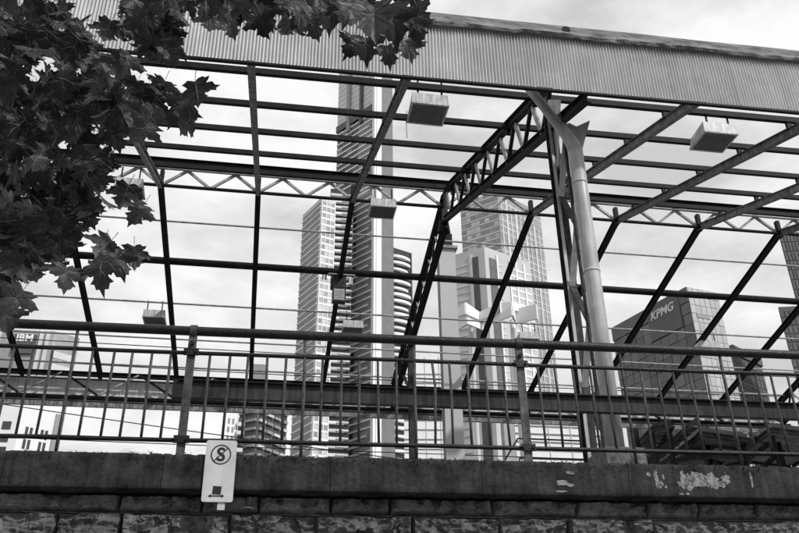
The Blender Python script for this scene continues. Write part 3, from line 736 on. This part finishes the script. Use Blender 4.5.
# -- dark brick tower behind it
br = building('brick_tower', 'dark brick clad tower behind the office block', quadfoot((116.5, 190), (120.2, 184.3), (132.9, 191.8)), 83.8, B_DARK)
S1 = Face(br, (120.2, 184.3), (132.9, 191.8))
for j in range(16):
    for i in range(9): S1.add('window_bay', .3+i*1.62, .3+i*1.62+1.3, 80.5-j*2.3, 80.5-j*2.3+1.7, .12, B_BRICK)
S1.add('roof_band', -.1, S1.len+.1, 82.8, 85.4, .4, B_BRICK)
# -- dark tower at the right border
dr = building('dark_tower', 'dark gridded tower cut by the right border', quadfoot((133, 170), (122.5, 158.1), (150, 150)), 103, B_DARK)
T1 = Face(dr, (122.5, 158.1), (150, 150))
for j in range(20):
    for i in range(12): T1.add('window_bay', .2+i*.8, .2+i*.8+.55, 102-j*2.6, 102-j*2.6+2.3, .15, B_BRICK)
dr2 = building('dark_podium', 'lower dark block in front of the gridded tower at the right border', quadfoot((119, 160), (113.2, 152.6), (140, 145)), 79.5, B_DARK)
T2 = Face(dr2, (113.2, 152.6), (140, 145))
for j in range(18):
    for i in range(7): T2.add('window_bay', .15+i*1.0, .15+i*1.0+.75, 78.5-j*2.0, 78.5-j*2.0+1.6, .12, B_BRICK)
# -- IBM building
ib = building('sign_office', 'grey office building with dark IBM rooftop sign at the left', quadfoot((-68.0, 194.0), (-52.0, 193.1), (-46.8, 196.7)), 81.0, mat('office_grey_stone', .30, .6, .3, .3))
U1 = Face(ib, (-68.0, 194.0), (-52.0, 193.1)); U2 = Face(ib, (-52.0, 193.1), (-46.8, 196.7))
for u in (1, 3.2, 12.9, 14.4): U1.add('pilaster', u, u+.8, 70, 82.3, .5, B_LIGHT)
U1.add('sign_panel', 7.2, 12.2, 76.4, 81.3, .6, B_DARK)
me = text_mesh('lettering', 'IBM', 2.5, mat('ibm_white', .85, .5, .03), .05, 0, .05)
nrm = Vector((U1.d.y, -U1.d.x)); pm = U1.P0+U1.d*9.7+nrm*.68
put('lettering', me, ib, (pm.x-ib.location.x, pm.y-ib.location.y, 80.3), (math.pi/2, 0, U1.a))
for j in range(7):
    for i in range(6): U1.add('window', .5+i*2.6, 2.4+i*2.6, 72.6-j*3.1, 74.4-j*3.1, .08, B_MID)
    U2.add('window_band', .5, 5.6, 76-j*3.1, 77.6-j*3.1, .08, B_LIGHT)
# -- white low building
wl = building('white_building', 'white rendered building with dark square windows low at the left', quadfoot((-46, 115.9), (-33.1, 115.3), (-28.4, 118.5)), 38.5, B_WHITE)
V1 = Face(wl, (-46, 115.9), (-33.1, 115.3)); V2 = Face(wl, (-33.1, 115.3), (-28.4, 118.5))
for j in range(4):
    for i in range(6):
        u = 12.7-2.0-i*1.7
        wn = V1.add('window', u, u+1.15, 35.3-j*1.75, 36.4-j*1.75, .06, B_GLASS)
    for u in (.9, 1.5, 3.0, 3.6): V2.add('window', u, u+.38, 34.6-j*1.7, 35.9-j*1.7, .06, B_GLASS)
V2.add('edge_pier', 4.6, 5.7, 20, 38.5, .2, B_MID)
# -- dark apartment house
ap = building('apartment_house', 'dark gridded apartment house above the tie beam left of the slab tower', quadfoot((-6.1, 183.1), (-2.0, 180.0), (4.8, 188.8)), 66.5, B_DARK)
W1 = Face(ap, (-6.1, 183.1), (-2.0, 180.0)); W2 = Face(ap, (-2.0, 180.0), (4.8, 188.8))
for j in range(14):
    z = 64-j*1.95
    W1.add('balcony', .2, W1.len-.2, z, z+.6, .5, B_MID); W1.add('window', .6, 2.2, z+.7, z+1.6, .1, B_GLASS)
    for i in range(4): W2.add('balcony', .4+i*2.7, 2.6+i*2.7, z, z+.62, .6, B_MID if (i+j) % 3 else B_LIGHT); W2.add('window', .6+i*2.7, 2.2+i*2.7, z+.7, z+1.6, .1, B_GLASS)
put('plant_room', MB().box((-3.8, -2.5, 68.1), (.2, 1.5, 73.0)).mesh('plant_room', B_MID), ap)
# -- small white block
ws = building('white_block', 'narrow white block with side balconies beside the no stopping sign', [(-7.3, 149.8), (-5.4, 150.2), (-5.4, 156), (-7.3, 156)], 50.1, B_WHITE)
Z1 = Face(ws, (-7.3, 149.8), (-5.4, 150.2))
for j in range(8):
    Z1.add('window', .3, .7, 48-j*1.6, 49-j*1.6, .05, B_MID); Z1.add('window', 1.1, 1.5, 48-j*1.6, 49-j*1.6, .05, B_MID)
    Z1.add('balcony', 1.95, 3.3, 47.6-j*1.6, 48.3-j*1.6, .6, B_LIGHT)
put('stair_core', MB().box((1.2, -2, 0), (2.4, 2, 49.5)).mesh('stair_core', B_DARK), ws)
# -- rounded roof hall
rh = empty('round_hall', (-12.0, 92, 0), 'pale low hall with curved roof just above the coping', 'building')
b = MB(); nn = 28; rings = [(4.6, 0), (4.6, 25.1), (4.3, 25.7), (3.5, 26.3), (2.2, 26.75), (.4, 26.95)]
for (r, z) in rings: b.v += [(r*math.cos(2*math.pi*k/nn), r*.8*math.sin(2*math.pi*k/nn), z) for k in range(nn)]
for q in range(len(rings)-1): b.quadstrip([q*nn+k for k in range(nn)], [(q+1)*nn+k for k in range(nn)])
b.f.append(tuple((len(rings)-1)*nn+k for k in range(nn)))
put('shell', b.mesh('shell', B_LIGHT), rh)
for zz in (24.2, 25.0): put('ring_band', MB().tube([(0, 0, zz), (0, 0, zz+.25)], 4.66, nn).mesh('ring_band', B_WHITE), rh)
# -- pale glazed offices low in the middle
def pale_office(P0, P1, zt, label, m, dz, du_):
    o = building('glazed_office', label, [P0, P1, (P1[0]+3, P1[1]+15), (P0[0]+3, P0[1]+15)], zt, m)
    f = Face(o, P0, P1); z = zt-dz
    while z > zt*.55: f.add('transom', 0, f.len, z, z+.14, .12, B_MID); z -= dz
    u = du_*.5
    while u < f.len: f.add('mullion', u, u+.1, zt*.55, zt+EYE, .1, B_LIGHT); u += du_
    return o
pale_office((22.2, 128.1), (29.6, 127.2), 52.5, 'pale glazed office behind the tall post and thin column', B_WHITE, 1.6, 2.4)
pale_office((33.4, 104.5), (47.5, 104.3), 38.5, 'pale glazed office with wire lines behind the railing post', B_WHITE, 1.1, 3.1)

# ================================================================== folded white sculpture on masts
def folded(name, label, pts, th, mastx):
    c = Vector(pts[0][0]); o = empty(name, (mastx[0], mastx[1], 0), label, 'sculpture', 'folded white street sculptures'); O = o.location
    for k in range(len(pts)-1):
        (a, ha), (b2, hb) = pts[k], pts[k+1]; a = Vector(a); b2 = Vector(b2)
        d = (b2-a); nrm = Vector((d.y, -d.x, 0)).normalized()*th
        m = MB()
        for s in (-.5, .5):
            m.v += [tuple(a+nrm*s-O), tuple(b2+nrm*s-O), tuple(b2+nrm*s+Vector((0, 0, hb))-O), tuple(a+nrm*s+Vector((0, 0, ha))-O)]
        m.f = [(0, 1, 2, 3), (7, 6, 5, 4), (0, 4, 5, 1), (1, 5, 6, 2), (2, 6, 7, 3), (3, 7, 4, 0)]
        put('folded_plate', m.mesh('folded_plate', B_WHITE), o)
    put('mast', MB().tube([(0, 0, 0), (0, 0, pts[1][0][2]-.3)], [.28, .2], 12).mesh('mast', B_LIGHT), o)
    # roof plates between folds
    for k in range(0, len(pts)-2):
        (a, ha), (b2, hb), (c2, hc) = pts[k], pts[k+1], pts[k+2]
        A, B, C = [Vector(p)+Vector((0, 0, h))-O for p, h in ((a, ha), (b2, hb), (c2, hc))]
        m = MB(); up = Vector((0, 0, .06)); m.v = [tuple(p) for p in (A, B, C, A+up, B+up, C+up)]
        m.f = [(2, 1, 0), (3, 4, 5), (0, 1, 4, 3), (1, 2, 5, 4), (2, 0, 3, 5)]
        if k < 0: put('folded_roof', m.mesh('folded_roof', B_WHITE), o)
folded('folded_sculpture', 'left white folded plate sculpture before the pale annex', [((16.6, 69.5, EYE+32.6), .3), ((17.55, 67.0, EYE+32.0), 1.2), ((19.2, 68.2, EYE+32.0), .85), ((20.2, 66.6, EYE+31.9), 1.0)], .15, (18.4, 68.6))
folded('folded_sculpture', 'lower left white folded plate under the larger one', [((16.6, 69.3, EYE+30.8), .5), ((17.7, 67.2, EYE+31.1), .7), ((19.4, 68.0, EYE+30.9), .6)], .15, (18.4, 69.5))
folded('folded_sculpture', 'right white folded plate sculpture with open angular end', [((20.3, 67.8, EYE+31.5), .5), ((21.5, 65.4, EYE+31.4), .95), ((22.3, 67.0, EYE+31.3), 1.5), ((23.8, 65.2, EYE+31.1), 1.5)], .15, (22.3, 67.6))
folded('folded_sculpture', 'upper right white folded plate like an open box', [((21.4, 68.0, EYE+32.6), 1.3), ((21.9, 66.6, EYE+32.5), .9), ((24.0, 66.8, EYE+32.4), .35)], .15, (22.3, 68.2))

# ================================================================== overhead wires
def wire(A, B, sag, r, label):
    A = Vector((A[0], A[1], A[2]+EYE)); B = Vector((B[0], B[1], B[2]+EYE))
    pts = [A.lerp(B, k/24)+Vector((0, 0, -sag*4*(k/24)*(1-k/24))) for k in range(25)]
    o = put('overhead_wire', MB().tube([p-A for p in pts], r, 5).mesh('overhead_wire', STEEL), None, A)
    o['label'] = label; o['category'] = 'wire'; o['group'] = 'overhead railway wires'
ws_ = [((-14, 34, 13.85), (26, 34, 13.95), .1, 'topmost thin overhead wire just below the handrail'),
       ((-14, 35, 13.3), (26, 35, 13.3), .15, 'thin overhead wire running just above the far eave'),
       ((-14, 34, 11.35), (12, 34, 8.7), .1, 'slanting overhead wire under the far eave at the left'),
       ((-14, 36, 10.2), (28, 36, 10.2), .1, 'lowest overhead wire just above the coping')]
for a, b_, s, l in ws_: wire(a, b_, s, .022, l)
# bent conduit arms on a pole low beside the second post
gp = empty('arm_pole', (13.4, 31.6, EYE+2.2), 'thin dark pole with three bent pipe arms behind the railing post', 'pole')
put('pole', MB().tube([(0, 0, 0), (0, 0, 8.0)], .06, 8).mesh('pole', STEEL, True), gp)
for (x0, z) in ((10.15, 9.95), (10.2, 9.15), (10.2, 8.3)):
    q = Vector((x0-13.4, -.1, z-2.55)); put('bent_arm', MB().tube([q+Vector((-.6, 0, -.9)), q, q+Vector((.5, 0, 0)), q+Vector((3.3, 0, 0))], .035, 6).mesh('bent_arm', STEEL), gp)

# ================================================================== TREE
HALF = [(0, 0), (.10, -.07), (.25, -.13), (.33, -.05), (.50, -.07), (.43, .05), (.35, .12), (.54, .17), (.58, .27), (.76, .33), (.64, .41), (.61, .52), (.46, .47), (.36, .53), (.25, .48), (.28, .62), (.40, .70), (.26, .74), (.20, .87), (.09, .89), (0, 1.10)]
def leaf_mesh(seed, fold, droop, size=1.0):
    rnd = random.Random(seed); c = Vector((0, .30))
    out = [(x, y) for x, y in HALF] + [(-x, y) for x, y in reversed(HALF[1:-1])]
    out = [(x*(1+rnd.uniform(-.07, .07)), y+rnd.uniform(-.025, .025)) for x, y in out]
    b = MB(); n = len(out)
    def zz(x, y):
        a = math.atan2(y-.12, x); r = math.hypot(x, y-.12)
        pl = .07*math.cos((a-math.pi/2)*5.3)*r
        return pl+fold*abs(x)-droop*(y-.2)**2-.12*droop*x*x+.05*noise.noise(Vector((x*2+seed, y*2, 0)))
    for f in (1.0, .66, .33):
        for (x, y) in out: X = c.x+(x-c.x)*f; Y = c.y+(y-c.y)*f; b.v.append((X*size, Y*size, zz(X, Y)*size))
    b.v.append((0, c.y*size, zz(0, c.y)*size))
    for q in range(2): b.quadstrip([q*n+k for k in range(n)], [(q+1)*n+k for k in range(n)])
    for k in range(n): b.f.append((2*n+k, 2*n+(k+1) % n, 3*n))
    p0 = len(b.v)   # petiole
    for (px, py, pz, r) in ((0, .02, zz(0, .02), .012), (.02, -.25, .05, .012), (.03, -.5, .16, .015)):
        for k in range(3): t = 2.1*k; b.v.append(((px+r*math.cos(t))*size, py*size, (pz+r*math.sin(t))*size))
    for q in range(2): b.quadstrip([p0+q*3+k for k in range(3)], [p0+q*3+3+k for k in range(3)])
    b.m = len(b.f)
    for (tx, ty) in ((0, 1.02), (.68, .33), (-.68, .33), (.44, -.05), (-.44, -.05), (.3, .66), (-.3, .66), (.55, .47), (-.55, .47)):
        sx, sy = (0, .04) if abs(tx) > .35 and ty < .4 or tx == 0 else ((0, .34) if ty > .6 else (.3*tx/abs(tx), .15))
        L2 = math.hypot(tx-sx, ty-sy); nx_, ny_ = -(ty-sy)/L2, (tx-sx)/L2
        for side in (1, -1):
            base_ = len(b.v)
            for q in range(5):
                t = q/4; x = sx+(tx-sx)*t; y = sy+(ty-sy)*t; wv = .013*(1-.8*t)
                for (o1, up) in ((wv, .004), (0, .014), (-wv, .004)): b.v.append(((x+nx_*o1)*size, (y+ny_*o1)*size, (zz(x, y)+side*up)*size))
            for q in range(4):
                for h in range(2): b.f.append((base_+3*q+h, base_+3*q+h+1, base_+3*q+4+h, base_+3*q+3+h))
    return b
VEIN = mat('leaf_vein', .085, .5, .2, 9)
def leaf_final(b):
    me = b.mesh('leaf', LEAF, False); me.materials.append(VEIN)
    for k in range(b.m, len(me.polygons)): me.polygons[k].material_index = 1
    return me
LV = [leaf_final(leaf_mesh(s, .18+.5*random.random()-.2, .2+.5*random.random())) for s in range(9)]
TRUNK = (-3.6, 3.7)
tree = empty('plane_tree', (TRUNK[0], TRUNK[1], 0), 'broad leaved plane tree hanging dark leaves into the top left', 'tree')
TO = Vector((TRUNK[0], TRUNK[1], 0))
def limb(name, pts, r0, r1, parent=tree):
    pts = [Vector(p) for p in pts]; P = []
    for k in range(len(pts)-1):
        for s in range(5):
            t = s/5; P.append(pts[k].lerp(pts[k+1], t)+Vector((jit(.02), jit(.02), jit(.02))))
    P.append(pts[-1]); n = len(P)
    return put(name, MB().tube([p-TO for p in P], [r0+(r1-r0)*k/(n-1) for k in range(n)], 8).mesh(name, BARK, True), parent)
limb('trunk', [(-3.6, 3.7, 0), (-3.62, 3.72, 1.5), (-3.55, 3.66, 3.2), (-3.5, 3.6, 5.2), (-3.6, 3.7, 7.5)], .24, .10)
def ray(px, py, Y):
    d = r2*((px-399.5)/820)+u2*(-(py-266.5)/820)+f_
    return Vector((0, 0, EYE))+d*(Y/d.y)
limb('branch', [(-3.55, 3.66, 3.0), (-2.6, 3.9, 4.0), (-1.7, 4.0, 4.5), (-1.1, 3.9, 4.5), (-.85, 3.8, 4.6)], .06, .006)
limb('branch', [(-3.5, 3.6, 4.6), (-2.4, 3.7, 5.6), (-1.3, 3.6, 5.75), (-.3, 3.4, 5.62), (.55, 2.9, 4.95)], .06, .006)
limb('branch', [(-3.55, 3.66, 2.6), (-2.6, 4.1, 3.5), (-1.8, 4.2, 3.95), (-1.2, 4.2, 3.95)], .05, .007)
limb('branch', [(-3.5, 3.6, 3.8), (-2.5, 3.5, 5.0), (-1.9, 3.6, 5.2), (-1.6, 3.7, 5.15)], .05, .006)
# the crown's reach: clumps given as (bearing outline, near/far), leaves fill the volume between
LEFT = [(-30, -30), (62, -20), (70, 18), (88, 28), (100, 52), (118, 66), (135, 84), (165, 92), (190, 92), (188, 112), (165, 122), (140, 122), (118, 140), (106, 160), (122, 182), (132, 205), (118, 215), (92, 208), (92, 232), (116, 252), (112, 262), (88, 262), (62, 272), (44, 268), (30, 262), (10, 285), (6, 305), (-30, 310)]
TOP = [(118, -25), (124, 25), (140, 42), (168, 54), (182, 42), (180, 22), (212, 12), (248, 18), (285, 20), (318, 14), (345, 16), (360, 6), (408, 24), (416, 8), (415, -25)]
def inside(p, poly):
    c = False; j = len(poly)-1
    for i in range(len(poly)):
        xi, yi = poly[i]; xj, yj = poly[j]
        if (yi > p[1]) != (yj > p[1]) and p[0] < (xj-xi)*(p[1]-yi)/(yj-yi)+xi: c = not c
        j = i
    return c
def frame(tipdir, nrm):
    y = tipdir.normalized(); z = (nrm-y*nrm.dot(y)).normalized(); x = y.cross(z); return Matrix((x, y, z)).transposed().to_4x4()
LEAVES = []
def scatter(poly, n, Yr, sz):
    xs = [p[0] for p in poly]; ys = [p[1] for p in poly]; k = 0
    while k < n:
        p = (random.uniform(min(xs), max(xs)), random.uniform(min(ys), max(ys)))
        if not inside(p, poly): continue
        P = ray(p[0], p[1], random.uniform(*Yr)); LEAVES.append((P, random.uniform(*sz))); k += 1
scatter(LEFT, 185, (3.2, 4.0), (.085, .15)); scatter(TOP, 75, (2.6, 3.3), (.09, .14))
nobj = len(LEAVES)
BACK = []; tmp = LEAVES; LEAVES = BACK
LEFT_IN = [(-30, -30), (55, -20), (62, 25), (85, 40), (110, 80), (140, 100), (120, 130), (98, 165), (105, 200), (80, 215), (70, 255), (30, 250), (0, 290), (-30, 290)]
scatter(LEFT_IN, 330, (4.0, 5.2), (.11, .17)); scatter([(122, -25), (130, 20), (160, 40), (178, 10), (250, 8), (400, 4), (405, -25)], 60, (3.3, 4.2), (.10, .15))
LEAVES = tmp
def leaf_frame(P):
    tip = Vector((jit(.75), jit(.75), -1+.55*random.random())); toc = (Vector((0, 0, EYE))-P).normalized()
    nr = toc+Vector((jit(.9), jit(.9), jit(.9))+() if False else (jit(.9), jit(.9), jit(.9)))
    if random.random() < .5: nr = -nr
    return frame(tip, nr)
for k, (P, s) in enumerate(LEAVES):
    Mx = leaf_frame(P); o = put('leaf', LV[k % len(LV)], tree); Mx.translation = P-TO
    o.matrix_local = Mx @ Matrix.Translation((0, -.3*s, 0)) @ Matrix.Scale(s, 4)
# big near leaf cluster at the right end of the bough
for (px, py, Y, s, tx) in ((374, 18, 2.30, .19, .05), (350, 10, 2.5, .15, -.25), (415, 26, 2.5, .12, .3), (393, 22, 2.45, .165, .12), (366, 46, 2.6, .13, 0), (408, 48, 2.6, .115, .25), (388, 52, 2.7, .11, .1), (352, 44, 2.65, .11, -.2), (330, 16, 2.7, .13, -.1), (420, 14, 2.6, .11, .4), (300, 14, 2.7, .13, .1)):
    P = ray(px, py, Y); toc = (Vector((0, 0, EYE))-P).normalized()
    Mx = frame(Vector((tx, -.1, -1)), toc+Vector((jit(.3), jit(.2), .3+jit(.2)))); Mx.translation = P-TO
    o = put('leaf', LV[int(px) % len(LV)], tree); o.matrix_local = Mx @ Matrix.Translation((0, -.4*s, 0)) @ Matrix.Scale(s, 4)
for k, (px, py, s) in enumerate(((197, 92, .14), (180, 108, .15), (162, 86, .13), (186, 124, .12), (150, 118, .14), (142, 130, .13), (125, 195, .13), (138, 212, .12), (118, 262, .13), (134, 256, .11), (100, 272, .13), (66, 276, .12), (34, 272, .12), (14, 300, .13), (6, 318, .12), (108, 30, .13), (126, 62, .14), (100, 62, .13), (150, 52, .13), (176, 52, .12), (138, 20, .14), (210, 22, .13), (232, 28, .12), (262, 24, .13), (288, 28, .13), (312, 26, .12), (240, 8, .14))):
    P = ray(px, py, 3.0+.5*((k*7) % 5)/5); toc = (Vector((0, 0, EYE))-P).normalized()
    Mx = frame(Vector((jit(.6), jit(.3), -1)), toc*(1 if k % 3 else -1)+Vector((jit(.5), jit(.4), .25+jit(.4)))); Mx.translation = P-TO
    o = put('leaf', LV[k % len(LV)], tree); o.matrix_local = Mx @ Matrix.Translation((0, -.4*s, 0)) @ Matrix.Scale(s, 4)
B = MB(); vs, fs = [], []
base = [leaf_mesh(s+20, .1, .4) for s in range(3)]
for k, (P, s) in enumerate(BACK):
    Mx = leaf_frame(P); Mx.translation = P-TO; Mx = Mx @ Matrix.Scale(s, 4); q = base[k % 3]; off = len(B.v)
    B.v += [tuple(Mx @ Vector(v)) for v in q.v]; B.f += [tuple(off+i for i in f) for f in q.f]
o = put('inner_foliage', B.mesh('inner_foliage', LEAF), tree); o['kind'] = 'stuff'
